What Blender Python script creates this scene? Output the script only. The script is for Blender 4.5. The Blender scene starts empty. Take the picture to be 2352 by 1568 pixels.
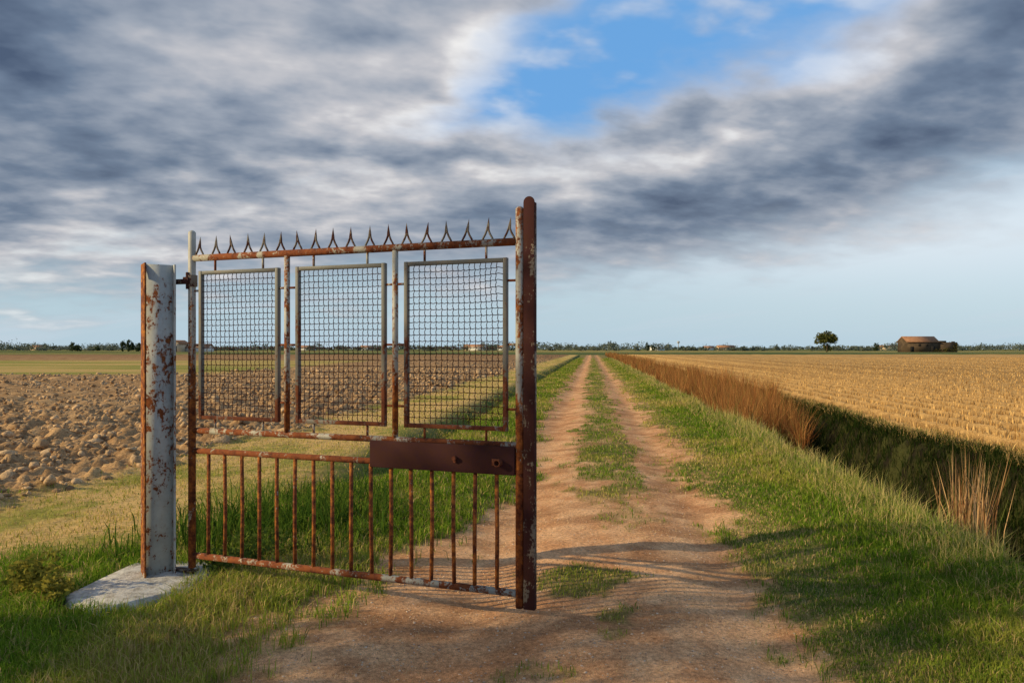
import bpy, math, numpy as np
from mathutils import Vector, Matrix
rng = np.random.default_rng(7)
S = 0.1027           # road direction slope (dx per dy)
scene = bpy.context.scene
scene.view_settings.view_transform='Standard'
scene.view_settings.look='None'
scene.view_settings.exposure=0

# ------------------------------------------------------------------ noise
def _h(ix,iy,seed):
    n = (ix.astype(np.int64)*374761393 + iy.astype(np.int64)*668265263 + seed*2147483647) & 0xffffffff
    n = ((n ^ (n>>13))*1274126177) & 0xffffffff
    n = ((n ^ (n>>16))*2246822519) & 0xffffffff
    n = n ^ (n>>15)
    return (n & 0xffffff)/float(0xffffff)
def vnoise(x,y,seed=0):
    xi=np.floor(x); yi=np.floor(y); fx=x-xi; fy=y-yi
    fx=fx*fx*(3-2*fx); fy=fy*fy*(3-2*fy)
    a=_h(xi,yi,seed); b=_h(xi+1,yi,seed); c=_h(xi,yi+1,seed); d=_h(xi+1,yi+1,seed)
    return (a*(1-fx)+b*fx)*(1-fy)+(c*(1-fx)+d*fx)*fy
def fbm(x,y,seed=0,o=4):
    s=0;a=.5;t=0
    for i in range(o):
        s=s+a*vnoise(x,y,seed+i*17); t+=a; a*=.5; x,y=x*1.62+y*1.2+5.1,y*1.62-x*1.2+9.7
    return s/t
def worley(x,y,seed=0):
    xi=np.floor(x); yi=np.floor(y)
    best=np.full(x.shape,9.0); cr=np.zeros(x.shape)
    for dx in (-1,0,1):
        for dy in (-1,0,1):
            cx=xi+dx; cy=yi+dy
            px=cx+_h(cx,cy,seed); py=cy+_h(cx,cy,seed+5)
            d=np.hypot(px-x,py-y); m=d<best
            best=np.where(m,d,best); cr=np.where(m,_h(cx,cy,seed+9),cr)
    return best,cr
def ss(a,b,x):
    t=np.clip((x-a)/(b-a),0,1); return t*t*(3-2*t)
def box(a,b,w,x): return ss(a-w,a+w,x)*(1-ss(b-w,b+w,x))

# ------------------------------------------------------------------ land functions (u lateral from track, v depth)
LE_v=[0,3.8,5,7,10,14,25,60]; LE_u=[-2.7,-2.05,-1.68,-1.25,-1.0,-1.15,-1.25,-1.3]
def dirtmask(u,v):
    n=(fbm(u*2.2,v*1.3,3,4)-.5)
    n2=(fbm(u*9,v*6,31,3)-.5)
    le=np.interp(v,LE_v,LE_u)
    re=np.interp(v,[3.5,8,20],[1.25,1.30,1.35])
    d=ss(-.28,.28,(u-le)+n*1.1+n2*.7)*(1-ss(-.3,.3,(u-re)+n*1.1+n2*.8))
    strip=ss(-.12,.16,u+.25+n*.9+n2*.5)*(1-ss(-.16,.12,u-.62+n*.9+n2*.6))*ss(7.9,9.4,v+n*4)*(1-.45*ss(.54,.66,fbm(u*2.5,v*.9,37,3)))
    def patch(pu,pv,ru,rv,k=1):
        q=np.sqrt(((u-pu)/ru)**2+((v-pv)/rv)**2)
        return k*(1-ss(.4,1.2,q+n*2.2+n2*2.2))
    p=np.maximum.reduce([patch(.02,5.45,.40,.34,.85),patch(.13,4.72,.13,.12,.7),
        patch(-.35,3.9,.2,.12,.4),patch(.3,7.5,.28,.6,.45),patch(.12,4.4,.07,.07,.5)])
    return np.clip(d*(1-.95*np.clip(strip+p,0,1)),0,1)
def plowmask(u,v):
    n=fbm(u*.9,v*.9,11,3)-.5
    left=1-ss(-6.2,-5.5,u+n*1.6)
    far=1-ss(0,1,(v-205)/8)
    band=ss(43,50,v+n*6)*(1-ss(100,108,v))*(1-ss(-25,-21,u+n*6+(v-48)*.12))
    return left*far*(1-band)
def dn(u,v): return (fbm(u*.7,v*.35,47,3)-.5)*.6+(fbm(u*3,v*2.2,48,3)-.5)*.3
def stubmask(u,v): return ss(5.65,6.0,u+dn(u,v))*(1-ss(205,215,v))
def height(u,v,fine=True):
    z=0.03*(fbm(u*.8,v*.5,41,3)-.5)
    z=z-.055*np.exp(-((u+.75)/.36)**2)-.055*np.exp(-((u-1.0)/.32)**2)
    z=z+.03*ss(1.4,2.2,u)*(1-ss(2.7,3.2,u))
    d_=u+dn(u,v)
    z=z-1.0*ss(3.0,3.75,d_)*(1-ss(4.9,5.6,d_))*(1-ss(190,200,v))
    z=z+.10*ss(5.2,5.9,d_)
    z=z-.28*np.exp(-((u+3.0)/.38)**2)*ss(8,12,v)*(1-ss(190,200,v))
    if fine:
        pm=plowmask(u,v)
        a1=fbm(u*2.4,v*2.4,51,2); a2=fbm(u*6,v*6,53,3); a3=fbm(u*17,v*17,54,2)
        f2,c2=worley(u*3.6+a2*.9,v*3.6+a1*.9,57); f3,c3=worley(u*9+a3,v*9+a2,61)
        cl=.20*np.clip(a1-.42,0,1)+.22*np.clip(a2-.45,0,1)+.07*(1-ss(.25,.55,f2))*(c2>.55)*c2+.05*(1-ss(.2,.5,f3))*c3+.08*(a3-.5)
        z=z+pm*(cl+.14*(fbm(u*1.1,v*1.1,63,2)-.5)-.02)
        dm=dirtmask(u,v)
        z=z+dm*.010*(fbm(u*7,v*7,71,2)-.5)+(1-dm)*(1-pm)*.025*(fbm(u*7,v*7,75,2)-.5)
        sm=stubmask(u,v)
        z=z+sm*(.06*np.cos(u*2*math.pi/.75)+.06*(fbm(u*5,v*5,77,3)-.5))
        bk=box(3.2,5.5,.2,d_); z=z+bk*.12*(fbm(u*5,v*4,79,3)-.5)
    return z
def C(*a): return np.array(a,dtype=float)
def mix(a,b,t): return a*(1-t[...,None])+b*t[...,None]
def ground_color(u,v):
    n=fbm(u*1.3,v*.8,101,4); n2=fbm(u*8,v*6,105,3); n3=fbm(u*.25,v*.12,109,3)
    col=mix(C(.09,.12,.025),C(.33,.25,.09),ss(.3,.7,n*.6+n2*.4))
    pale=box(-6.3,-3.5,.5,u)
    c2=mix(C(.30,.29,.06),C(.66,.45,.18),ss(.35,.58,n*.7+n2*.3))
    col=mix(col,c2,pale)
    f,c=worley(u*4.1,v*4.1,131)
    pc=mix(C(.27,.165,.085),C(.56,.37,.195),ss(.3,.7,n2*.7+c*.3))
    pc=mix(pc,C(.36,.22,.11),ss(.4,.7,n3)*.5)
    farp=ss(50,170,v); pc=mix(pc,C(.28,.165,.08),farp*.8)
    col=mix(col,pc,plowmask(u,v))
    band=ss(43,50,v)*(1-ss(100,108,v))*(1-ss(-25,-21,u+(v-48)*.12))
    bc=mix(C(.27,.27,.06),C(.50,.36,.13),ss(.4,.6,fbm(u*.05,v*.22,141,3)))
    col=mix(col,bc,band)
    row=.5+.5*np.cos(u*2*math.pi/.75)
    row=row*(1-ss(26,70,v))+.5*ss(26,70,v)
    sc=mix(C(.20,.105,.035),C(.66,.42,.165),np.clip(row*.75+n2*.8-.30,0,1))
    f6=.5+.5*np.cos(u*2*math.pi/4.5+3*n3)
    f7=.5+.5*np.cos(u*2*math.pi/1.5)
    sc=mix(sc,mix(C(.68,.43,.16),C(.25,.135,.045),np.clip(f6*.45+f7*.35*(1-ss(50,110,v))+.6*n2-.13,0,1)),ss(22,65,v)*.9)
    col=mix(col,sc,stubmask(u,v))
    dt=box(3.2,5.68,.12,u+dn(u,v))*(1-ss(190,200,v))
    col=mix(col,mix(C(.016,.014,.008),C(.045,.05,.015),ss(.4,.7,n2)),dt)  # ditch: dark soil and growth, with the bank's shade painted into the colour
    dl=np.exp(-((u+3.0)/.5)**2)*ss(8,12,v)*(1-ss(190,200,v))
    col=mix(col,C(.05,.11,.015),dl*.85)
    dc=mix(C(.58,.295,.14),C(.78,.475,.26),ss(.3,.7,n*.5+n2*.5))
    dc=mix(dc,C(.34,.165,.075),ss(.48,.70,fbm(u*2.2,v*3,151,4))*.65)
    col=mix(col,dc,dirtmask(u,v)*(1-ss(200,210,v)))
    far=ss(205,225,v)
    fc=mix(C(.08,.12,.03),C(.34,.28,.09),ss(.5,.6,fbm(u*.006+3,v*.02,161,3)))
    col=mix(col,fc,far)
    g=box(203,235,4,v); col=mix(col,C(.06,.10,.02),g)
    return np.clip(col,0,1)

# ------------------------------------------------------------------ helpers
def new_mesh_obj(name,verts,faces_flat,loop_tot,mat=None,color=None,parent=None,smooth=False):
    me=bpy.data.meshes.new(name)
    verts=np.asarray(verts,dtype=np.float32).reshape(-1,3)
    me.vertices.add(len(verts)); me.vertices.foreach_set('co',verts.ravel())
    faces_flat=np.asarray(faces_flat,dtype=np.int32).ravel(); loop_tot=np.asarray(loop_tot,dtype=np.int32)
    me.loops.add(len(faces_flat)); me.loops.foreach_set('vertex_index',faces_flat)
    st=np.concatenate([[0],np.cumsum(loop_tot)[:-1]]).astype(np.int32)
    me.polygons.add(len(loop_tot)); me.polygons.foreach_set('loop_start',st)
    try: me.polygons.foreach_set('loop_total',loop_tot)
    except Exception: pass
    if smooth: me.polygons.foreach_set('use_smooth',np.ones(len(loop_tot),dtype=bool))
    me.update(calc_edges=True)
    if color is not None:
        at=me.attributes.new('col','FLOAT_COLOR','POINT')
        c=np.ones((len(verts),4),dtype=np.float32); c[:,:3]=color
        at.data.foreach_set('color',c.ravel())
    ob=bpy.data.objects.new(name,me); scene.collection.objects.link(ob)
    if mat: me.materials.append(mat)
    if parent: ob.parent=parent
    return ob
class MB:
    """simple mesh builder"""
    def __init__(s): s.v=[]; s.f=[]; s.t=[]; s.n=0
    def add(s,vs,fs):
        for f in fs: s.f.extend([i+s.n for i in f]); s.t.append(len(f))
        s.v.extend([tuple(p) for p in vs]); s.n+=len(vs)
    def path(s,pts,rad,seg=10,cap=True):
        pts=[Vector(p) for p in pts]
        if not hasattr(rad,'__len__'): rad=[rad]*len(pts)
        vs=[];fs=[]
        up=None
        for i,p in enumerate(pts):
            d=(pts[min(i+1,len(pts)-1)]-pts[max(i-1,0)]).normalized()
            if up is None:
                up=Vector((0,0,1)) if abs(d.z)<.9 else Vector((1,0,0))
            a=d.cross(up).normalized(); b=a.cross(d).normalized(); up=b
            for k in range(seg):
                th=2*math.pi*k/seg
                vs.append(p+(a*math.cos(th)+b*math.sin(th))*rad[i])
        m=len(pts)
        for i in range(m-1):
            for k in range(seg):
                k2=(k+1)%seg
                fs.append((i*seg+k,i*seg+k2,(i+1)*seg+k2,(i+1)*seg+k))
        if cap:
            fs.append(tuple(range(seg))[::-1]); fs.append(tuple((m-1)*seg+k for k in range(seg)))
        s.add(vs,fs)
    def box(s,x0,x1,y0,y1,z0,z1):
        vs=[(x,y,z) for z in (z0,z1) for y in (y0,y1) for x in (x0,x1)]
        s.add(vs,[(0,2,3,1),(4,5,7,6),(0,1,5,4),(2,6,7,3),(0,4,6,2),(1,3,7,5)])
    def obj(s,name,mat,parent=None,smooth=False,bevel=0):
        o=new_mesh_obj(name,s.v,s.f,s.t,mat,parent=parent,smooth=False)
        if smooth:
            for p in o.data.polygons: p.use_smooth = len(p.vertices)==4
        if bevel:
            m=o.modifiers.new('b','BEVEL'); m.width=bevel; m.segments=2; m.limit_method='ANGLE'
        return o
def mat_new(name):
    m=bpy.data.materials.new(name); m.use_nodes=True
    nt=m.node_tree; nt.nodes.clear()
    out=nt.nodes.new('ShaderNodeOutputMaterial')
    return m,nt,out
def L(nt,a,b): nt.links.new(a,b)
def noise(nt,scale,detail=4,rough=.55,vec=None,dist=0):
    n=nt.nodes.new('ShaderNodeTexNoise'); n.inputs['Scale'].default_value=scale
    n.inputs['Detail'].default_value=detail; n.inputs['Roughness'].default_value=rough
    n.inputs['Distortion'].default_value=dist
    if vec is not None: L(nt,vec,n.inputs['Vector'])
    return n.outputs['Fac']
def ramp(nt,fac,stops):
    r=nt.nodes.new('ShaderNodeValToRGB'); L(nt,fac,r.inputs['Fac'])
    e=r.color_ramp.elements
    while len(e)<len(stops): e.new(.5)
    for i,(p,c) in enumerate(stops):
        e[i].position=p; e[i].color=(*c,1) if len(c)==3 else c
    return r.outputs['Color']
def mixc(nt,f,a,b,mode='MIX'):
    m=nt.nodes.new('ShaderNodeMix'); m.data_type='RGBA'; m.blend_type=mode
    for s_,val in ((m.inputs[0],f),(m.inputs[6],a),(m.inputs[7],b)):
        if isinstance(val,(int,float)): s_.default_value=val
        elif isinstance(val,tuple): s_.default_value=(*val,1)
        else: L(nt,val,s_)
    return m.outputs[2]
def objco(nt,scale=(1,1,1)):
    t=nt.nodes.new('ShaderNodeTexCoord'); mp=nt.nodes.new('ShaderNodeMapping'); mp.inputs['Scale'].default_value=scale
    L(nt,t.outputs['Object'],mp.inputs['Vector']); return mp.outputs['Vector']
def bsdf(nt,out,col,rough=.8,bump=None,bstr=.4,bdist=.01,metal=0,spec=.3):
    b=nt.nodes.new('ShaderNodeBsdfPrincipled')
    if isinstance(col,tuple): b.inputs['Base Color'].default_value=(*col,1)
    else: L(nt,col,b.inputs['Base Color'])
    if isinstance(rough,(int,float)): b.inputs['Roughness'].default_value=rough
    else: L(nt,rough,b.inputs['Roughness'])
    b.inputs['Metallic'].default_value=metal; b.inputs['Specular IOR Level'].default_value=spec
    if bump is not None:
        n=nt.nodes.new('ShaderNodeBump'); n.inputs['Strength'].default_value=bstr; n.inputs['Distance'].default_value=bdist
        L(nt,bump,n.inputs['Height']); L(nt,n.outputs['Normal'],b.inputs['Normal'])
    L(nt,b.outputs['BSDF'],out.inputs['Surface']); return b
def attr(nt,name='col'):
    a=nt.nodes.new('ShaderNodeAttribute'); a.attribute_name=name; return a.outputs['Color']

# ------------------------------------------------------------------ ground
def gspace(a,b,s0,g):
    out=[a]; s=s0
    while out[-1]<b: out.append(out[-1]+s); s*=g
    return np.array(out)
ucore=np.arange(-11,6.8,.04)
uL=-gspace(11,5000,.05,1.0165)[::-1]; uR=gspace(6.8,5000,.05,1.0165)
U=np.unique(np.concatenate([uL,ucore,uR]))
vv=[-12.]
while vv[-1]<3: vv.append(vv[-1]+.5)
while vv[-1]<7000: vv.append(vv[-1]+max(.025,vv[-1]*.0068))
V=np.array(vv)
V=np.concatenate([[-200,-60],V])
UU,VV=np.meshgrid(U,V)
Z=height(UU,VV)
fade=ss(200,260,VV); Z=Z*(1-fade)
X=UU+S*VV
nu,nv=len(U),len(V)
idx=np.arange(nu*nv).reshape(nv,nu)
quads=np.stack([idx[:-1,:-1],idx[:-1,1:],idx[1:,1:],idx[1:,:-1]],-1).reshape(-1,4)
gm,nt,out=mat_new('ground_soil_and_grass')
co=objco(nt)
nf=noise(nt,34,4,.7,co); nf3=noise(nt,190,2,.7,co)
mul=ramp(nt,nf,[(.28,(.5,.48,.46)),(.72,(1.35,1.33,1.3))])
c=mixc(nt,1.0,attr(nt),mul,'MULTIPLY')
mul3=ramp(nt,nf3,[(.3,(.52,.50,.47)),(.72,(1.5,1.5,1.5))])
c=mixc(nt,1.0,c,mul3,'MULTIPLY')
ad=nt.nodes.new('ShaderNodeMath'); ad.operation='MULTIPLY_ADD'; L(nt,nf3,ad.inputs[0]); ad.inputs[1].default_value=.5; L(nt,nf,ad.inputs[2])
bsdf(nt,out,c,.95,ad.outputs[0],.7,.012,spec=.1)
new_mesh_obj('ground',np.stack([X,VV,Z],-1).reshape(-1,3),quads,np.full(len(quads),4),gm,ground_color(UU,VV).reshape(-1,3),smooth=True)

# ------------------------------------------------------------------ blades
def foliage_mat(name,trans=.3):
    m,nt,out=mat_new(name)
    a=attr(nt)
    b=nt.nodes.new('ShaderNodeBsdfDiffuse'); L(nt,a,b.inputs['Color'])
    t=nt.nodes.new('ShaderNodeBsdfTranslucent'); L(nt,a,t.inputs['Color'])
    mx=nt.nodes.new('ShaderNodeMixShader'); mx.inputs[0].default_value=trans
    L(nt,b.outputs[0],mx.inputs[1]); L(nt,t.outputs[0],mx.inputs[2]); L(nt,mx.outputs[0],out.inputs['Surface'])
    return m
M_grass=foliage_mat('grass_blades'); M_straw=foliage_mat('dry_straw',.15); M_leaf=foliage_mat('leaves',.35)
def blades(name,x,y,z,h,w,col,mat,lean=.5,curl=.4):
    n=len(x)
    th=rng.uniform(0,2*np.pi,n)
    ph=rng.uniform(0,2*np.pi,n)
    sx=np.cos(th)*w/2; sy=np.sin(th)*w/2
    l=lean*rng.uniform(0,1,n)*h; lx=np.cos(ph)*l; ly=np.sin(ph)*l
    cu=1-curl*rng.uniform(0,.9,n)
    P=np.zeros((n,5,3))
    P[:,0]=np.stack([x-sx,y-sy,z-.01],-1); P[:,1]=np.stack([x+sx,y+sy,z-.01],-1)
    mx=x+lx*.3; my=y+ly*.3; mz=z+h*.55
    P[:,2]=np.stack([mx+sx*.75,my+sy*.75,mz],-1); P[:,3]=np.stack([mx-sx*.75,my-sy*.75,mz],-1)
    P[:,4]=np.stack([x+lx,y+ly,z+h*cu],-1)
    b=(np.arange(n)*5)[:,None]
    f=np.concatenate([b+np.array([0,1,2,3]),b+np.array([3,2,4])],1)
    lt=np.tile([4,3],n)
    cc=np.repeat(col[:,None,:],5,1)
    return new_mesh_obj(name,P.reshape(-1,3),f.ravel(),lt,mat,cc.reshape(-1,3))
def sample(n,u0,u1,v0,v1,p):
    r=rng.uniform(0,1,n); q=1-p
    v=(v0**q+r*(v1**q-v0**q))**(1/q)
    u=rng.uniform(u0,u1,n)
    X=u+S*v
    k=np.abs(X)<v*.76+.3
    return u[k],v[k]
# main grass
u,v=sample(1050000,-6.6,5.9,3.3,130,1.6)
dm=dirtmask(u,v); pm=plowmask(u,v); D_=u+dn(u,v)
n1=fbm(u*1.7,v*1.2,201,3); n2=fbm(u*6,v*6,205,2); n4=fbm(u*.9,v*.7,209,2)
pale=box(-6.4,-3.1,.4,u+(n1-.5))*ss(5.5,6.5,v+(n1-.5)*2)
prob=(1-dm)**1.7*(1-pm)*np.clip(2.4*(n1*.5+n2*.5)-.35,0.03,1)
prob=prob*(1-.78*pale)
prob*=1-.4*((u>-.6)&(u<1.1))
prob*=1-.8*box(3.3,4.9,.15,u); prob*=(D_<5.75)
X_=u+S*v
k=(rng.uniform(0,1,len(u))<prob)&~((X_>-2.80)&(X_<-2.2)&(v>4.75)&(v<5.6))
u,v,n1,n2,n4,pale,dm=[a[k] for a in (u,v,n1,n2,n4,pale,dm)]
N=len(u)
hgt=.05+.045*n1
hgt=np.where(u>1.2,.035+.14*ss(1.5,3.2,u)*(.3+n2)+.04*(n4-.4),hgt)
hgt=np.where((u>-.6)&(u<1.1),.04,hgt)
lush=(u<-1.2)*(1-pale); hgt=hgt+lush*.03*n2
weedy=np.exp(-((u+2.75)/.8)**2-((v-7.2)/1.3)**2); hgt=hgt+weedy*.12*n2
hgt=hgt*(1-.5*pale)*rng.uniform(.3,1.4,N)
hgt=np.where(u>3.3,.15*rng.uniform(.3,1.5,N),hgt)
w=.0042*(v/4)**.78*rng.uniform(.6,1.4,N)
g1=C(.060,.130,.012); g2=C(.22,.33,.030); y1=C(.50,.42,.09); s1=C(.66,.48,.21)
col=mix(g1,g2,rng.uniform(0,1,N)**1.1)
edge_=1-ss(0,.55,np.abs(u-1.4))
yf=np.clip(pale*.75+1.9*(n4-.5)+1.0*(n1-.5)+.3*edge_+.12+rng.normal(0,.18,N),0,1)
nl=(u<-1.2)&(v<6.2)
yf=np.where(nl,yf*.55,yf)
col=mix(col,y1,yf*.8)
col=np.where(nl[:,None],col*1.2,col)
dead=(rng.uniform(0,1,N)<(.10+.3*pale+.12*(u>2.4)+.2*edge_+.5*np.clip(n4-.52,0,1)*2))
col=np.where(dead[:,None],s1*rng.uniform(.5,1.1,N)[:,None],col)
col=np.where((u>3.3)[:,None],mix(C(.018,.032,.007),C(.07,.07,.022),(rng.uniform(0,1,N)<.2)*1.),col)  # ditch grass: dark green, deepened in colour to stand in for shade
z=height(u,v)
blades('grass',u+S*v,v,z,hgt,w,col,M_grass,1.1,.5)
# tall seed-head grass on verge by the ditch
u,v=sample(10000,2.4,3.4,5.5,120,1.4)
N=len(u); h=rng.uniform(.12,.42,N)*ss(1.9,3.2,u)
col=mix(C(.22,.28,.05),C(.66,.50,.22),rng.uniform(0,1,N))
blades('tall_grass',u+S*v,v,height(u,v,False),h,.0038*(v/6)**.75,col,M_grass,.7,.3)
# dry grass fringe along the field edge
u,v=sample(38000,5.3,6.5,6,140,1.4); k=np.abs(u+dn(u,v)-5.8)<.2; u,v=u[k],v[k]; N=len(u)
col=mix(C(.30,.19,.07),C(.68,.47,.20),rng.uniform(0,1,N))
gr=rng.uniform(0,1,N)<.4; col=np.where(gr[:,None],C(.11,.14,.03)*1.,col)
blades('bank_grass',u+S*v,v,height(u,v,False),rng.uniform(.04,.2,N),.006*(v/6)**.75,col,M_grass,1.4,.5)
# weeds behind the gate
u,v=sample(16000,-4.2,-1.7,5.6,9.5,1.2)
k=rng.uniform(0,1,len(u))<np.exp(-((u+2.7)/.7)**2-((v-7.1)/1.1)**2)*1.2*(fbm(u*3,v*3,222,2)>.42)
u,v=u[k],v[k]; N=len(u)
blades('weeds',u+S*v,v,height(u,v,False),rng.uniform(.08,.40,N),rng.uniform(.006,.016,N),mix(C(.035,.085,.012),C(.12,.19,.025),rng.uniform(0,1,N)),M_grass,.9,.6)
# stubble
rows=np.arange(6.0,70,.75); us=[];vs=[]
for r in rows:
    vmin=max(6,(r)/(.70)); n=int(1000*min(1,12/vmin)+100)
    a=rng.uniform(0,1,n); q=-.7
    vr=(vmin**q+a*(130**q-vmin**q))**(1/q)
    us.append(r+rng.normal(0,.035,n)); vs.append(vr)
u=np.concatenate(us);v=np.concatenate(vs);N=len(u)
col=mix(C(.24,.125,.04),C(.78,.52,.21),rng.uniform(0,1,N))
z=height(u,v)
blades('corn_stubble',u+S*v,v,z-.02,rng.uniform(.06,.20,N)/(1+v/80),.018*np.maximum(1,(v/14)**.4)*rng.uniform(.6,1.3,N),col,M_straw,.5,.0)
u,v=sample(80000,5.9,50,8,90,1.5); N=len(u)
col=mix(C(.24,.13,.045),C(.80,.56,.25),rng.uniform(0,1,N))
blades('straw_litter',u+S*v,v,height(u,v)+.006,rng.uniform(.008,.03,N),.013*(v/10)**.6,col,M_straw,11,.6)
# reeds
def reeds(name,u,v,hmin,hmax,wk,c1=C(.17,.055,.018),c2=C(.56,.29,.10),lean=.28):
    N=len(u)
    col=mix(c1,c2,rng.uniform(0,1,N)**1.6)
    g=rng.uniform(0,1,N)<.08; col=np.where(g[:,None],C(.14,.17,.04),col)
    z=height(u,v,False)
    return blades(name,u+S*v,v,z,rng.uniform(hmin,hmax,N)-np.minimum(z,0)*.75,wk,col,M_straw,lean,.2)
u,v=sample(64000,3.3,5.5,16.5,200,1.5)
n_=fbm(u*1.1,v*.5,301,3)
k=(n_>.34+.14*(1-ss(16.5,20,v)))&(u<4.5+(v-16.5)*.14+(n_-.5)); u,v,n_=u[k],v[k],n_[k]
reeds('reed_bed',u,v,.2,.65,.011*(v/18)**.75*rng.uniform(.5,1.4,len(u)),lean=.4)
k=rng.uniform(0,1,len(u))<.45; u,v,n_=u[k],v[k],n_[k]
reeds('reed_bed',u,v,.5,1.15,.009*(v/18)**.75*rng.uniform(.5,1.4,len(u)),lean=.45)
u=4.10+rng.normal(0,.11,190); v=8.5+rng.normal(0,.22,190)
reeds('reed_clump',u,v,.3,.95,rng.uniform(.007,.020,190),lean=.18,c1=C(.2,.09,.035),c2=C(.62,.40,.2))

# ------------------------------------------------------------------ rocks (clods, pebbles)
t=(1+5**.5)/2
iv=np.array([(-1,t,0),(1,t,0),(-1,-t,0),(1,-t,0),(0,-1,t),(0,1,t),(0,-1,-t),(0,1,-t),(t,0,-1),(t,0,1),(-t,0,-1),(-t,0,1)],float); iv/=np.linalg.norm(iv[0])
itf=np.array([(0,11,5),(0,5,1),(0,1,7),(0,7,10),(0,10,11),(1,5,9),(5,11,4),(11,10,2),(10,7,6),(7,1,8),(3,9,4),(3,4,2),(3,2,6),(3,6,8),(3,8,9),(4,9,5),(2,4,11),(6,2,10),(8,6,7),(9,8,1)])
def subdiv(v,f):
    v=list(map(tuple,v)); cache={}; nf=[]
    def mid(a,b):
        k=(min(a,b),max(a,b))
        if k not in cache:
            m=np.array(v[a])+np.array(v[b]); m/=np.linalg.norm(m); v.append(tuple(m)); cache[k]=len(v)-1
        return cache[k]
    for a,b,c in f:
        ab,bc,ca=mid(a,b),mid(b,c),mid(c,a); nf+=[(a,ab,ca),(b,bc,ab),(c,ca,bc),(ab,bc,ca)]
    return np.array(v),np.array(nf)
iv2,if2=subdiv(iv,itf)
def rocks(name,x,y,z,r,col,mat,v0=iv2,f0=if2,flat=.7,j=.28):
    n=len(x); m=len(v0)
    s=r[:,None,None]*np.stack([rng.uniform(.6,1.4,n),rng.uniform(.6,1.4,n),rng.uniform(.5,1.1,n)*flat],-1)[:,None,:]
    P=v0[None]*(1+rng.uniform(-j,j,(n,m,1)))*s
    ti=rng.uniform(-.7,.7,n); ct=np.cos(ti)[:,None]; st=np.sin(ti)[:,None]
    P=np.stack([P[...,0]*ct-P[...,2]*st,P[...,1],P[...,0]*st+P[...,2]*ct],-1)
    a=rng.uniform(0,6.28,n); ca=np.cos(a)[:,None]; sa=np.sin(a)[:,None]
    P=np.stack([P[...,0]*ca-P[...,1]*sa+x[:,None],P[...,0]*sa+P[...,1]*ca+y[:,None],P[...,2]+z[:,None]],-1)
    F=(f0[None]+(np.arange(n)*m)[:,None,None]).reshape(-1,3)
    return new_mesh_obj(name,P.reshape(-1,3),F,np.full(len(F),3),mat,np.repeat(col,m,0))
sm_,nt,out=mat_new('earth_clod'); co=objco(nt); nf=noise(nt,30,3,.7,co)
c=mixc(nt,1.0,attr(nt),ramp(nt,nf,[(.3,(.6,.6,.6)),(.7,(1.25,1.25,1.25))]),'MULTIPLY'); bsdf(nt,out,c,.95,nf,.8,.02,spec=.1)
u,v=sample(75000,-38,-5.5,6,60,1.4); k=(rng.uniform(0,1,len(u))<plowmask(u,v))&(fbm(u*1.5,v*1.5,401,3)>.40); u,v=u[k],v[k]; N=len(u)
r=.010+.05*rng.uniform(0,1,N)**3
rocks('plowed_clods',u+S*v,v,height(u,v)+r*.2,r*(1+v/40),mix(C(.26,.16,.085),C(.60,.41,.235),rng.uniform(0,1,N)),sm_,iv,itf,.85,.4)
u,v=sample(2600,-38,-5.7,6,60,1.3); k=rng.uniform(0,1,len(u))<plowmask(u,v); u,v=u[k],v[k]; N=len(u)
r=.045+.07*rng.uniform(0,1,N)**3
rocks('plowed_clods',u+S*v,v,height(u,v)-r*.15,r*(1+v/80),mix(C(.30,.19,.10),C(.58,.41,.24),rng.uniform(0,1,N)),sm_,iv2,if2,.75,.32)
u,v=sample(16000,-2.2,1.6,3.4,14,1.5); k=rng.uniform(0,1,len(u))<dirtmask(u,v); u,v=u[k],v[k]; N=len(u)
rocks('gravel',u+S*v,v,height(u,v),.002+.0065*rng.uniform(0,1,N)**3,mix(C(.36,.20,.12),C(.76,.61,.46),rng.uniform(0,1,N)),sm_,iv,itf,.6,.2)
u,v=sample(22000,-2.6,2.1,3.4,14,1.4); k=rng.uniform(0,1,len(u))<.15+.85*(fbm(u*2,v*3,333,3)>.5); u,v=u[k],v[k];N=len(u)
blades('dry_grass_scraps',u+S*v,v,height(u,v)+.004,rng.uniform(.005,.012,N),.003*(v/4)**.7,mix(C(.3,.18,.08),C(.74,.56,.31),rng.uniform(0,1,N)),M_straw,6,.6)

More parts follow.
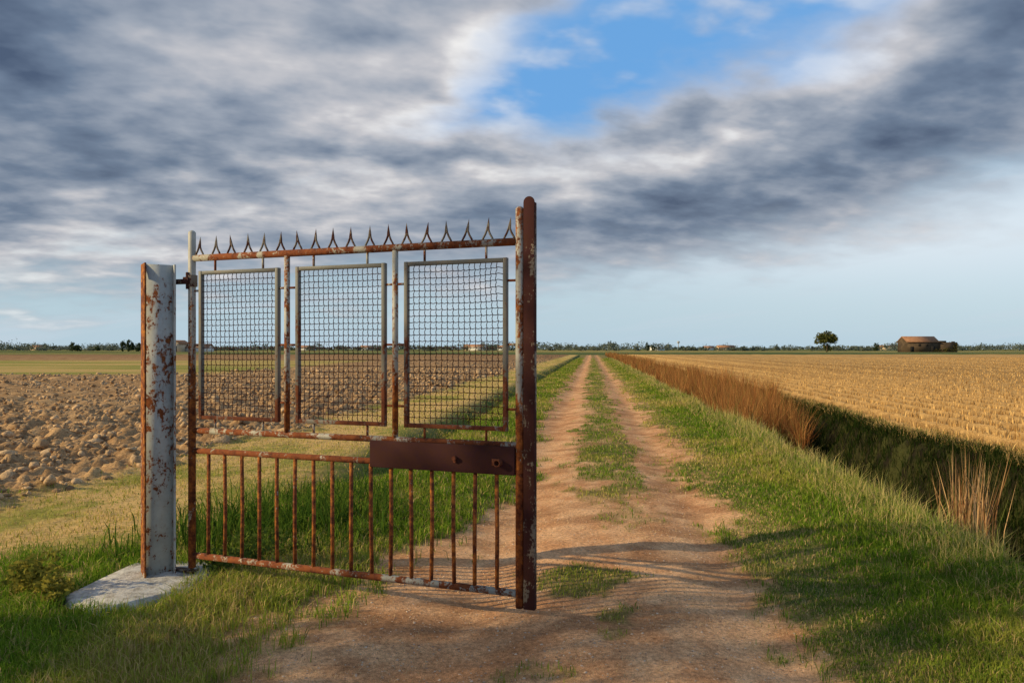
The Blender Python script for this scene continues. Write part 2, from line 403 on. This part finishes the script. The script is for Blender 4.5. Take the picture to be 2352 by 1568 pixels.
# ------------------------------------------------------------------ rust materials
def rust_mat(name,amount,paint=(.50,.52,.50),dark=.35,zbias=0.0,orange=(.42,.14,.028),sc=9,stretch=.35,lowf=.35):
    m,nt,out=mat_new(name); co=objco(nt,(1,1,stretch)); co2=objco(nt)
    n1=noise(nt,sc,7,.72,co,.4); n2=noise(nt,55,4,.7,co2); n3=noise(nt,3,3,.5,co2)
    def M(op,a,b,c=None):
        q=nt.nodes.new('ShaderNodeMath'); q.operation=op
        for i,x in enumerate((a,b,c)):
            if x is None: continue
            if isinstance(x,(int,float)): q.inputs[i].default_value=x
            else: L(nt,x,q.inputs[i])
        return q.outputs[0]
    sx=nt.nodes.new('ShaderNodeSeparateXYZ'); L(nt,co2,sx.inputs[0])
    f=M('MULTIPLY_ADD',n2,.45,n1); f=M('MULTIPLY_ADD',n3,lowf,f)
    f=M('MULTIPLY_ADD',sx.outputs[2],-zbias,f)
    th=.725+lowf*.5+(.5-amount)*.55-zbias*1.2
    mask=nt.nodes.new('ShaderNodeMapRange'); L(nt,f,mask.inputs[0]); mask.inputs[1].default_value=th-.025; mask.inputs[2].default_value=th+.035
    halo=nt.nodes.new('ShaderNodeMapRange'); L(nt,f,halo.inputs[0]); halo.inputs[1].default_value=th-.16; halo.inputs[2].default_value=th+.02
    rc=ramp(nt,noise(nt,24,5,.7,co2),[(.32,(.045,.014,.008)),(.32+dark*.45,(.16*min(1,orange[0]*4),.045*min(1,orange[0]*4),.015)),(.75,orange)])
    pc=mixc(nt,M('MULTIPLY',halo.outputs[0],.45),paint,tuple(.6*p_+q_ for p_,q_ in zip(paint,(.12,.04,-.01))))
    pc=mixc(nt,1.0,pc,ramp(nt,noise(nt,5,4,.6,co2),[(.3,(.70,.71,.72)),(.7,(1.08,1.06,1.04))]),'MULTIPLY')
    c=mixc(nt,mask.outputs[0],pc,rc)
    rg=M('MULTIPLY_ADD',mask.outputs[0],.4,.5)
    hh=M('MULTIPLY_ADD',n2,.6,M('MULTIPLY',mask.outputs[0],-.5))
    bsdf(nt,out,c,rg,hh,.5,.003,spec=.25)
    return m
R_frame=rust_mat('rusty_painted_tube',.60,zbias=.14,paint=(.42,.43,.39),orange=(.48,.17,.03))
R_rail=rust_mat('rusty_painted_rail',.60,paint=(.36,.37,.33),orange=(.24,.075,.02))
R_bar=rust_mat('rusty_bar',.82,zbias=.05,orange=(.58,.21,.035))
R_panel=rust_mat('painted_panel_frame',.58,paint=(.14,.147,.14),zbias=.24,orange=(.18,.06,.018))
R_plate=rust_mat('rust_plate',1.2,dark=.9,orange=(.06,.011,.006))
R_strike=rust_mat('rust_strike',.66,dark=.9,orange=(.075,.027,.013),paint=(.20,.19,.16),lowf=.5)
R_post=rust_mat('painted_steel_post',.36,paint=(.50,.53,.51),sc=22,stretch=.5,lowf=.8,orange=(.34,.11,.025))
R_flange=rust_mat('rusted_flange',.80,paint=(.6,.6,.56),orange=(.62,.25,.035),sc=14)
R_wire=rust_mat('wire',.95,dark=.9,orange=(.05,.027,.018),paint=(.07,.07,.065))
R_spike=rust_mat('spike_iron',.5,paint=(.13,.13,.12),dark=.9,orange=(.09,.035,.02))

# ------------------------------------------------------------------ gate
GL=2.4237
gate=bpy.data.objects.new('metal_gate',None); scene.collection.objects.link(gate)
gate.location=(-2.221,5.42,0); gate.rotation_euler=(0,0,math.atan2(-.86,2.266))
def part(fn,name,mat,smooth=True,bevel=0):
    b=MB(); fn(b); return b.obj(name,mat,gate,smooth,bevel)
def cap_stile(b,x,z0,z1,r):
    b.path([(x,0,z0),(x,0,z1-.6*r),(x,0,z1-.25*r),(x,0,z1)],[r,r,.75*r,.25*r],16)
def f(b):
    cap_stile(b,0,.085,2.42,.0255); cap_stile(b,GL,.09,2.43,.0245)
    for t_ in (.327,.660): b.path([(t_*GL,0,1.05),(t_*GL,0,2.21)],.019,14)
part(f,'stiles_and_mullions',R_frame)
def f(b):
    b.path([(.02,0,2.226),(GL-.02,0,2.226)],.023,14)
    b.path([(.02,0,1.035),(GL-.02,0,1.035)],.02,14)
    b.path([(.02,0,.895),(GL-.02,0,.895)],.02,14)
    b.path([(.02,0,.17),(GL-.02,0,.17)],.022,14)
part(f,'rails',R_rail)
def f(b):
    for i in range(16):
        x=GL*(i+1)/17; b.path([(x+rng.normal(0,.003),0,.18),(x+rng.normal(0,.002),rng.normal(0,.002),.5),(x+rng.normal(0,.002),0,.885)],.0125,12)
part(f,'lower_bars',R_bar)
panels=[(.0285,.302),(.3575,.633),(.688,.969)]
def f(b):
    for a,c_ in panels:
        x0,x1=a*GL,c_*GL; z0,z1=1.115,2.135; t_=.026; d=.016
        b.box(x0,x0+t_,-d,d,z0,z1); b.box(x1-t_,x1,-d,d,z0,z1)
        b.box(x0+t_,x1-t_,-d+.001,d-.001,z0+.001,z0+t_); b.box(x0+t_,x1-t_,-d+.001,d-.001,z1-t_,z1-.001)
part(f,'panel_frames',R_panel,False,.003)
def f(b):
    for a,c_ in panels:
        x0,x1=a*GL,c_*GL
        for q in (.2,.8):
            x=x0+(x1-x0)*q
            b.path([(x,0,2.13),(x,0,2.21)],.008,8); b.path([(x,0,1.05),(x,0,1.12)],.008,8)
    gaps=[(0,panels[0][0]),(panels[0][1],.327),(.327,panels[1][0]),(panels[1][1],.66),(.66,panels[2][0]),(panels[2][1],1)]
    for a,c_ in gaps:
        for zz in (2.0,1.625,1.245): b.path([(a*GL,0,zz),(c_*GL,0,zz)],.0075,8)
part(f,'connector_pins',R_rail)
def f(b):
    for pi,(a,c_) in enumerate(panels):
        x0,x1=a*GL+.025,c_*GL-.025; z0,z1=1.141,2.109
        nx=17; nz=25
        bend=lambda x,z:(.012*math.sin((x-x0)/(x1-x0)*math.pi)*math.sin((z-z0)/(z1-z0)*math.pi))
        def wob(x,z):
            k=.0015*math.sin(x*9+z*5+pi)
            if pi==2: k+=.014*math.exp(-((x-x1)/.12)**2-((z-z1+.12)/.12)**2)
            return k*(min(1,(x-x0)/.05,(x1-x)/.02+.3))
        for i in range(1,nx):
            x=x0+(x1-x0)*i/nx; pts=[]
            for j in range(0,nz*2+1):
                z=z0+(z1-z0)*j/(nz*2)
                pts.append((x-wob(x,z)+.0025*math.cos(math.pi*j),bend(x,z)+.003*math.cos(math.pi*(j/2+i)),z))
            b.path(pts,.0025,5,False)
        for j in range(1,nz):
            z=z0+(z1-z0)*j/nz; pts=[]
            for i in range(0,nx*2+1):
                x=x0+(x1-x0)*i/(nx*2)
                pts.append((x,bend(x,z)-.003*math.cos(math.pi*(i/2+j)),z+wob(x,z)+.0022*math.cos(math.pi*i)))
            b.path(pts,.0025,5,False)
part(f,'woven_wire_mesh',R_wire)
def f(b):
    for i in range(18):
        x=GL*(i+.5)/18+rng.normal(0,.003); w=.036; hz=2.245; tl=rng.normal(0,.006)
        for s_ in (-1,1):
            b.path([(x+s_*w,0,hz-.004),(x+s_*.028,0,hz+.012),(x+s_*.015,0,hz+.034),(x+s_*.0055,0,hz+.058),(x+s_*.003+tl*.5,0,hz+.088),(x+tl,0,hz+.128+rng.normal(0,.003))],[.006,.0065,.0065,.0065,.005,.0008],8)
part(f,'spikes',R_spike)
def f(b):
    b.box(.5916*GL,GL-.022,-.03,.03,.862,1.028)
part(f,'lock_plate',R_plate,False,.004)
def f(b):
    b.path([(.835*GL,-.03,.947),(.835*GL,-.055,.947)],.013,14); b.path([(.835*GL,-.03,.930),(.835*GL,-.045,.930)],.010,10)
    x,z=.952*GL,.935
    n=18
    vs=[];fs=[]
    for r,y in ((.022,-.03),(.022,-.075),(.016,-.075),(.016,-.032)):
        for k in range(n): vs.append((x+r*math.cos(6.2832*k/n),y,z+r*math.sin(6.2832*k/n)))
    for q in range(3):
        for k in range(n): fs.append((q*n+k,q*n+(k+1)%n,(q+1)*n+(k+1)%n,(q+1)*n+k))
    b.add(vs,fs)
    b.box(x-.045,x+.0,-.038,-.0305,z-.02,z+.02)
part(f,'lock_barrel',rust_mat('lock_brass',.7,paint=(.10,.06,.03),orange=(.16,.06,.025)))
def f(b):
    cx=GL+.062; hw=.034; z0,z1=.088,2.483
    prof=[(-hw,z0),(hw,z0)]+[(hw*math.cos(a),z1-hw+hw*math.sin(a)) for a in np.linspace(0,math.pi,13)]
    n=len(prof); vs=[(cx+p[0],-.016,p[1]) for p in prof]+[(cx+p[0],-.008,p[1]) for p in prof]
    b.add(vs,[tuple(range(n)),tuple(range(n,2*n))[::-1]]+[(i,n+i,n+(i+1)%n,(i+1)%n) for i in range(n)])
    b.box(cx-hw,cx-hw+.008,-.0075,.026,z0,z1-hw); b.box(cx+hw-.008,cx+hw,-.0075,.026,z0,z1-hw)
    for zz in (.17,.95,2.22): b.box(GL+.02,cx-hw+.0,-.006,.015,zz-.02,zz+.02)
part(f,'strike_channel',R_strike,False,.0015)
def f(b):
    b.path([(0,0,2.03),(0,0,2.11)],.036,16)
    b.path([(-.012,-.03,2.012),(-.012,-.03,2.128)],.012,8)
    b.box(-.19,-.03,-.012,.012,2.05,2.085)
    b.box(-.04,.005,-.045,-.033,2.045,2.095)
    b.path([(-.10,-.03,2.067),(-.10,.03,2.067)],.009,8)
    b.path([(0,0,.03),(0,0,.088)],.013,10)
    b.box(-.17,.03,-.03,.03,.055,.067)
part(f,'hinges',R_strike,False,.002)

# ------------------------------------------------------------------ post
post=bpy.data.objects.new('steel_gate_post',None); scene.collection.objects.link(post)
post.location=(-2.455,5.42,0); post.rotation_euler=(0,0,math.radians(33))
b=MB(); b.box(-.088,.088,-.042,-.034,-.1,2.18); b.obj('web',R_post,post)
b=MB()
b.box(-.1,-.088,-.085,.085,-.1,2.185)
b.obj('flange_outer',R_flange,post,bevel=.002)
b=MB(); b.box(.088,.1,-.085,.085,-.1,2.182); b.obj('flange_inner',R_post,post,bevel=.002)
cm,nt,out=mat_new('whitewashed_concrete'); co=objco(nt); n_=noise(nt,14,6,.7,co); n2_=noise(nt,60,4,.7,co)
c=ramp(nt,n_,[(.3,(.22,.19,.15)),(.5,(.50,.48,.44)),(.75,(.72,.71,.68))]); bsdf(nt,out,c,.9,n2_,.8,.01)
mb=MB()
ring=[(-2.84,4.95),(-2.74,4.84),(-2.66,4.80),(-2.56,4.70),(-2.46,4.68),(-2.34,4.80),(-2.20,4.98),(-2.10,5.12),(-2.10,5.45),(-2.2,5.72),(-2.5,5.8),(-2.74,5.72),(-2.82,5.3)]
cx,cy=-2.47,5.27; vs=[];fs=[];nr=len(ring)
for k_,(sc,zz) in enumerate([(1.04,-.05),(1.0,.022),(.94,.04),(.6,.05),(.3,.055)]):
    for p in ring: vs.append((cx+(p[0]-cx)*sc+rng.normal(0,.013),cy+(p[1]-cy)*sc+rng.normal(0,.013),zz+rng.normal(0,.006)))
for q in range(4):
    for k_ in range(nr): fs.append((q*nr+k_,q*nr+(k_+1)%nr,(q+1)*nr+(k_+1)%nr,(q+1)*nr+k_))
fs.append(tuple(4*nr+k_ for k_ in range(nr)))
mb.add(vs,fs); mb.obj('concrete_footing',cm,bevel=.004)

# ------------------------------------------------------------------ leaf clouds
def leafcloud(name,cent,rad,n,size,c1,c2,mat=M_leaf,parent=None,clumps=14,spread=.35):
    P=[];Cc=[]
    for (cx,cy,cz),(rx,ry,rz) in zip(cent,rad):
        k=rng.normal(0,1,(clumps,3)); k/=np.linalg.norm(k,axis=1)[:,None]; k*=rng.uniform(.3,1,(clumps,1))**.5
        w_=rng.integers(0,clumps,n)
        p=k[w_]+rng.normal(0,spread,(n,3))*.6
        tone=rng.uniform(0,1,clumps)[w_]
        P.append(np.stack([cx+p[:,0]*rx,cy+p[:,1]*ry,cz+p[:,2]*rz],-1)); Cc.append(mix(c1,c2,np.clip(tone*.6+rng.uniform(0,.4,n),0,1)))
    P=np.concatenate(P);Cc=np.concatenate(Cc);m=len(P)
    a=rng.normal(0,1,(m,3)); a/=np.linalg.norm(a,axis=1)[:,None]
    b=np.cross(a,rng.normal(0,1,(m,3))); b/=np.linalg.norm(b,axis=1)[:,None]
    s_=(size*rng.uniform(.6,1.4,m))[:,None]
    Q=np.stack([P-a*s_,P-b*s_*.45,P+a*s_,P+b*s_*.45],1)
    F=np.arange(m*4)
    return new_mesh_obj(name,Q.reshape(-1,3),F,np.full(m,4),mat,np.repeat(Cc,4,0),parent=parent)
bark,nt,out=mat_new('bark'); bsdf(nt,out,ramp(nt,noise(nt,12,4,.6,objco(nt)),[(.3,(.05,.035,.025)),(.7,(.14,.10,.07))]),.9)
def tree(name,x,y,h,r,leaf,n,c1,c2,clumps=22,nbl=7,trunkr=.03,z=0,low=.3,squash=1):
    e=bpy.data.objects.new(name,None); scene.collection.objects.link(e); e.location=(x,y,z)
    b=MB(); b.path([(0,0,-.2),(.01*h,0,h*.25),(-.01*h,.01*h,h*.55),(0,0,h*.85)],[trunkr*h,trunkr*h*.8,trunkr*h*.5,trunkr*h*.1],8)
    cs=[];rs=[]
    for i in range(nbl):
        a=i*2.4+rng.uniform(0,.5); q=rng.uniform(low+.1,.82); rr=r*rng.uniform(.35,.7)*(1.1-abs(q-.5))
        c_=(math.cos(a)*rr,math.sin(a)*rr,h*q); cs.append(c_); rs.append((r*.5,r*.5,h*.17*squash))
        b.path([(0,0,h*max(.15,q-.3)),(c_[0]*.5,c_[1]*.5,h*(q-.12)),c_],[trunkr*h*.4,trunkr*h*.25,trunkr*h*.08],6)
    cs.append((0,0,h*.82)); rs.append((r*.45,r*.45,h*.18))
    b.obj('trunk',bark,e,True)
    leafcloud('crown',cs,rs,n//(nbl+1),leaf,c1,c2,parent=e,clumps=clumps)
    return e
leafcloud('bramble_bush',[(-2.98,5.0,.15),(-3.15,5.1,.12),(-2.88,4.9,.08)],[(.15,.15,.14),(.14,.14,.1),(.1,.1,.06)],480,.02,C(.07,.10,.02),C(.46,.38,.07))
leafcloud('bramble_bush',[(-2.02,5.62,.1),(-1.9,5.9,.12)],[(.2,.16,.09),(.25,.2,.1)],350,.022,C(.05,.10,.02),C(.16,.2,.04))

def place(px,D): return (px-1200)/1830*D
tree('broadleaf_tree',place(1938,366),366,9.8,4.9,.5,2600,C(.04,.06,.02),C(.18,.17,.05),low=.12,nbl=10)
cs=[];rs=[]
for i in range(900):
    D=rng.uniform(560,1300); az=rng.uniform(-.85,.85); x=az*D
    px=1200+az*1830
    dens=.5+.5*math.sin(px*.006)+.4*math.sin(px*.021+1)
    hh=rng.uniform(3,6.5)*(1.15 if dens>.6 else .75)*(D/800)**.6
    if rng.uniform()<.06: hh*=1.5
    cs.append((x,D,hh*.5)); rs.append((hh*rng.uniform(.6,1.8),hh*.6,hh*.55))
leafcloud('distant_tree_line',cs,rs,60,1.0,C(.08,.11,.095),C(.17,.19,.15),clumps=6,spread=.5)  # aerial haze mixed into the leaf colours, paler and bluer
cs=[];rs=[]
for px,D,hh,wd in [(172,520,5.5,1),(184,520,4.5,1),(288,480,6.8,.45),(302,480,7.5,.4),(310,480,5.5,.7),(324,480,5.5,.8),(1517,600,5.5,.8),(1530,610,4.2,1),(2052,560,6,.9),(1250,700,5,1),(228,600,4,1)]:
    cs.append((place(px,D),D,hh*.5)); rs.append((hh*.42*wd,hh*.4*wd,hh*.5))
leafcloud('distant_trees',cs,rs,260,.6,C(.03,.05,.025),C(.09,.11,.05),clumps=10)

# ------------------------------------------------------------------ distant buildings
def simple_mat(name,c1,c2,sc=1.0,rough=.9):
    m,nt,out=mat_new(name); n_=noise(nt,sc,4,.65,objco(nt)); bsdf(nt,out,ramp(nt,n_,[(.3,c1),(.7,c2)]),rough,spec=.1); return m
W_brick=simple_mat('old_brick',(.045,.034,.024),(.12,.085,.055),.5); T_roof=simple_mat('terracotta_tiles',(.24,.12,.07),(.38,.21,.12),.8)
W_pale=simple_mat('pale_plaster',(.50,.38,.25),(.62,.50,.36),.5); W_white=simple_mat('white_plaster',(.6,.6,.58),(.75,.75,.72),.5)
dk,nt,out=mat_new('dark_opening'); bsdf(nt,out,(.015,.013,.012),.9)
def house(name,x,y,w,d,he,hr,wall,roof,rot=0,openings=(),ridge_x=True):
    e=bpy.data.objects.new(name,None); scene.collection.objects.link(e); e.location=(x,y,0); e.rotation_euler=(0,0,rot)
    b=MB()
    b.box(-w/2,w/2,-d/2,d/2,-.3,he)
    if ridge_x:
        b.add([(-w/2,-d/2,he),(-w/2,d/2,he),(-w/2,0,hr-.15)],[(0,1,2)]); b.add([(w/2,-d/2,he),(w/2,d/2,he),(w/2,0,hr-.15)],[(0,2,1)])
    else:
        b.add([(-w/2,-d/2,he),(w/2,-d/2,he),(0,-d/2,hr-.15)],[(0,1,2)]); b.add([(-w/2,d/2,he),(w/2,d/2,he),(0,d/2,hr-.15)],[(0,2,1)])
    b.obj('walls',wall,e)
    b=MB(); o=.4
    if ridge_x: A=[(-w/2-o,-d/2-o,he-.25),(w/2+o,-d/2-o,he-.25),(w/2+o,0,hr),(-w/2-o,0,hr),(-w/2-o,d/2+o,he-.25),(w/2+o,d/2+o,he-.25)]; Fs=[(0,1,2,3),(3,2,5,4)]
    else: A=[(-w/2-o,-d/2-o,he-.25),(-w/2-o,d/2+o,he-.25),(0,d/2+o,hr),(0,-d/2-o,hr),(w/2+o,-d/2-o,he-.25),(w/2+o,d/2+o,he-.25)]; Fs=[(0,3,2,1),(3,4,5,2)]
    b.add(A,Fs); ro=b.obj('roof',roof,e); m=ro.modifiers.new('s','SOLIDIFY'); m.thickness=.18
    if openings:
        b=MB()
        for (ox,oz,ow,oh) in openings: b.box(ox-ow/2,ox+ow/2,-d/2-.05,-d/2+.3,oz,oz+oh)
        b.obj('openings',dk,e)
    return e
D=366
barn=house('brick_barn',place(2151,D),D,14.5,9,5.0,7.4,W_brick,T_roof,openings=[(-5,0,1.6,2.6),(-1.5,2.8,1,1),(2,2.8,1,1),(4.8,0,1.8,2.8)])
b=MB(); b.box(7.25,16.2,-4.2,4.2,-.3,4.6); b.box(7.25,11,-4.25,-3.9,4.6,5.3); b.box(13.5,15,-4.25,-3.9,4.6,5.0)
b.obj('ruined_wing',W_brick,barn)
leafcloud('ivy',[(15.5,-4.4,3.0),(13,-4.4,1),(8,-4.5,.8)],[(1.3,.4,1.4),(3,.6,.9),(3,.6,.7)],120,.3,C(.05,.06,.02),C(.16,.13,.05),parent=barn)
D=400
house('farmhouse',place(421,D),D,5.6,12,4.2,6.0,W_pale,T_roof,ridge_x=False,openings=[(0,0,2.2,3)])
house('farmhouse',place(460,D),D+4,12,8,2.4,4.2,W_white,T_roof,openings=[(-3,0,1.5,2),(3,.8,1,1)])
house('warehouse',place(1540,620),620,10,12,2.2,3.2,W_white,simple_mat('grey_roof',(.4,.42,.42),(.6,.6,.6)))
for px,D,w_ in [(1120,640,13),(1100,660,8),(1180,700,10),(720,700,14),(860,720,10),(90,760,12),(1700,760,16),(2075,800,18),(1660,800,10)]:
    house('distant_farmhouse',place(px,D),D,w_,8,2.6+rng.uniform(0,1),4.3+rng.uniform(0,1),W_white if rng.uniform()<.5 else W_pale,T_roof,rot=rng.uniform(-.4,.4))
e=bpy.data.objects.new('water_tower',None); scene.collection.objects.link(e); e.location=(place(1590,900),900,0)
b=MB(); b.path([(0,0,0),(0,0,8)],.45,10); b.path([(0,0,7.8),(0,0,8.4),(0,0,10),(0,0,10.5)],[.5,1.5,1.5,.3],12); b.obj('shaft_and_tank',simple_mat('tower_concrete',(.3,.3,.3),(.4,.4,.4)),e)

# ------------------------------------------------------------------ trees added left of the frame to cast foreground shade
for (x,y,h,r,n,lf) in [(-6.6,3.0,2.2,1.15,2800,.07),(-6.4,1.9,2.9,1.0,1000,.08),(-16,-.4,9.4,1.8,1700,.13),(-8.5,0.2,3.5,1.2,700,.08)]:
    tree('added_shade_tree',x,y,h,r,lf,n,C(.04,.07,.02),C(.12,.16,.04),low=.1,trunkr=.014)

# ------------------------------------------------------------------ sun + world
sel=math.radians(22.5); saz=math.radians(15)
tosun=Vector((-math.cos(saz)*math.cos(sel),-math.sin(saz)*math.cos(sel),math.sin(sel)))
sd=bpy.data.lights.new('sun','SUN'); sd.energy=5; sd.angle=math.radians(.5); sd.color=(1,.79,.46)
so=bpy.data.objects.new('sun',sd); scene.collection.objects.link(so); so.rotation_euler=(-tosun).to_track_quat('-Z','Y').to_euler()
W=bpy.data.worlds.new('World'); scene.world=W; W.use_nodes=True; nt=W.node_tree; nt.nodes.clear()
wo=nt.nodes.new('ShaderNodeOutputWorld'); bg=nt.nodes.new('ShaderNodeBackground'); L(nt,bg.outputs[0],wo.inputs[0])
def M(op,a,b=None,c=None,clamp=False):
    q=nt.nodes.new('ShaderNodeMath'); q.operation=op; q.use_clamp=clamp
    for i,x in enumerate((a,b,c)):
        if x is None: continue
        if isinstance(x,(int,float)): q.inputs[i].default_value=x
        else: L(nt,x,q.inputs[i])
    return q.outputs[0]
def SM(x,a,b,o0=0.,o1=1.):
    q=nt.nodes.new('ShaderNodeMapRange'); q.interpolation_type='SMOOTHSTEP'
    L(nt,x,q.inputs[0]); q.inputs[1].default_value=a; q.inputs[2].default_value=b; q.inputs[3].default_value=o0; q.inputs[4].default_value=o1
    return q.outputs[0]
sky=nt.nodes.new('ShaderNodeTexSky'); sky.sky_type='NISHITA'; sky.sun_disc=False
sky.sun_elevation=sel; sky.sun_rotation=math.atan2(tosun.x,tosun.y)%(2*math.pi); sky.air_density=1.0; sky.dust_density=.6; sky.ozone_density=2.0
tc=nt.nodes.new('ShaderNodeTexCoord'); sx=nt.nodes.new('ShaderNodeSeparateXYZ'); L(nt,tc.outputs['Generated'],sx.inputs[0])
x,y,z=sx.outputs
zc=M('ADD',M('MAXIMUM',z,0),.22)
qx=M('DIVIDE',x,zc); qy=M('DIVIDE',y,zc)
az=M('ARCTAN2',x,y); el=M('ARCSINE',z)
def vec(a,b,c=0.):
    q=nt.nodes.new('ShaderNodeCombineXYZ')
    for i,v_ in enumerate((a,b,c)):
        if isinstance(v_,(int,float)): q.inputs[i].default_value=v_
        else: L(nt,v_,q.inputs[i])
    return q.outputs[0]
P1=vec(qx,M('MULTIPLY_ADD',qx,-.25,qy))
P2=vec(M('MULTIPLY_ADD',qx,.9,M('MULTIPLY',qy,.12)),M('MULTIPLY_ADD',qx,-.2,M('MULTIPLY',qy,1.1)),3.)
nA=noise(nt,2.1,5,.5,P1,.25)        # big puffs
nB=noise(nt,5.2,4,.48,P2,.1)        # mottling
nD=noise(nt,12,3,.5,P2,.0)
wav=M('ADD',M('MULTIPLY',M('SUBTRACT',nA,.5),.13),M('MULTIPLY',M('SUBTRACT',nB,.5),.10))
edge=M('ADD',M('MULTIPLY_ADD',az,.05,.092),M('MULTIPLY',M('MAXIMUM',M('SUBTRACT',az,.28),0),.18))
deck=SM(M('ADD',M('SUBTRACT',el,edge),wav),-.045,.05)
pn=M('ADD',M('MULTIPLY',az,-.363),M('MULTIPLY',el,.932))
al=M('ADD',M('MULTIPLY',az,.932),M('MULTIPLY',el,.363))
wid=M('MULTIPLY_ADD',SM(al,-.02,.20),.11,-.012)
gp=M('ADD',M('SUBTRACT',wid,M('ABSOLUTE',M('SUBTRACT',pn,.286))),M('MULTIPLY',wav,1.4))
gap=SM(gp,-.03,.05)
cov=M('MULTIPLY',deck,M('SUBTRACT',1.,M('MULTIPLY',gap,SM(nB,.45,.68,1.,.5))))
def gauss(ca,ce,ra,re,rot=0.):
    a_=M('SUBTRACT',az,ca); e_=M('SUBTRACT',el,ce)
    c_,s_=math.cos(rot),math.sin(rot)
    p=M('DIVIDE',M('ADD',M('MULTIPLY',a_,c_),M('MULTIPLY',e_,s_)),ra)
    q=M('DIVIDE',M('SUBTRACT',M('MULTIPLY',e_,c_),M('MULTIPLY',a_,s_)),re)
    return M('EXPONENT',M('MULTIPLY',M('ADD',M('MULTIPLY',p,p),M('MULTIPLY',q,q)),-1.))
br=M('ADD',.54,M('MULTIPLY',M('SUBTRACT',nB,.5),.90))
br=M('ADD',br,M('MULTIPLY',M('SUBTRACT',nD,.5),.32))
br=M('ADD',br,M('MULTIPLY',M('SUBTRACT',nA,.5),.65))
br=M('ADD',br,M('MULTIPLY',gauss(-.57,.32,.15,.12),-.36))
br=M('ADD',br,M('MULTIPLY',gauss(-.45,.20,.22,.06),-.10))
br=M('ADD',br,M('MULTIPLY',gauss(.40,.225,.34,.06,.30),-.24))
br=M('ADD',br,M('MULTIPLY',gauss(.60,.34,.11,.08),-.2))
br=M('ADD',br,M('MULTIPLY',gauss(.12,.155,.36,.04,.1),-.13))
br=M('ADD',br,M('MULTIPLY',gauss(-.12,.36,.26,.11),.07))
br=M('ADD',br,M('MULTIPLY',SM(gp,-.08,.02),.24))
br=M('ADD',br,M('MULTIPLY',SM(el,.5,.9),-.18))  # clouds overhead, out of view, dimmed to strengthen sun against sky light
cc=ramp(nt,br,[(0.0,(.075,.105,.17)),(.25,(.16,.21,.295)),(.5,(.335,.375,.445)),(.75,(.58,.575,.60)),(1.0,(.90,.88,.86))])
sk=nt.nodes.new('ShaderNodeVectorMath'); sk.operation='SCALE'; L(nt,sky.outputs[0],sk.inputs[0]); sk.inputs['Scale'].default_value=.10
haze=mixc(nt,SM(el,-.02,.16,.85,.45),sk.outputs[0],(.48,.66,.80))
haze=mixc(nt,M('MULTIPLY',gauss(.5,.13,.5,.07),.75),haze,(.80,.87,.93))
stk=noise(nt,1.0,3,.55,vec(M('MULTIPLY',az,2.5),M('MULTIPLY_ADD',az,-5.,M('MULTIPLY',el,34.)),2.),.3)
haze=mixc(nt,SM(stk,.48,.75,0.,.55),haze,(.60,.67,.75))
upper=mixc(nt,SM(el,.2,.3),haze,mixc(nt,.75,sk.outputs[0],(.16,.44,.88)))
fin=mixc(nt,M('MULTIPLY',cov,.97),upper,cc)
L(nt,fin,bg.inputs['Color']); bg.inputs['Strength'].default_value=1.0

# ------------------------------------------------------------------ camera
cd=bpy.data.cameras.new('camera'); cam=bpy.data.objects.new('camera',cd); scene.collection.objects.link(cam)
cam.location=(0,0,1.6); cam.rotation_euler=(math.radians(90),0,0)
cd.sensor_width=36; cd.lens=36*1830/2400; cd.shift_y=17/2400; cd.clip_end=20000; cd.clip_start=.1
scene.camera=cam
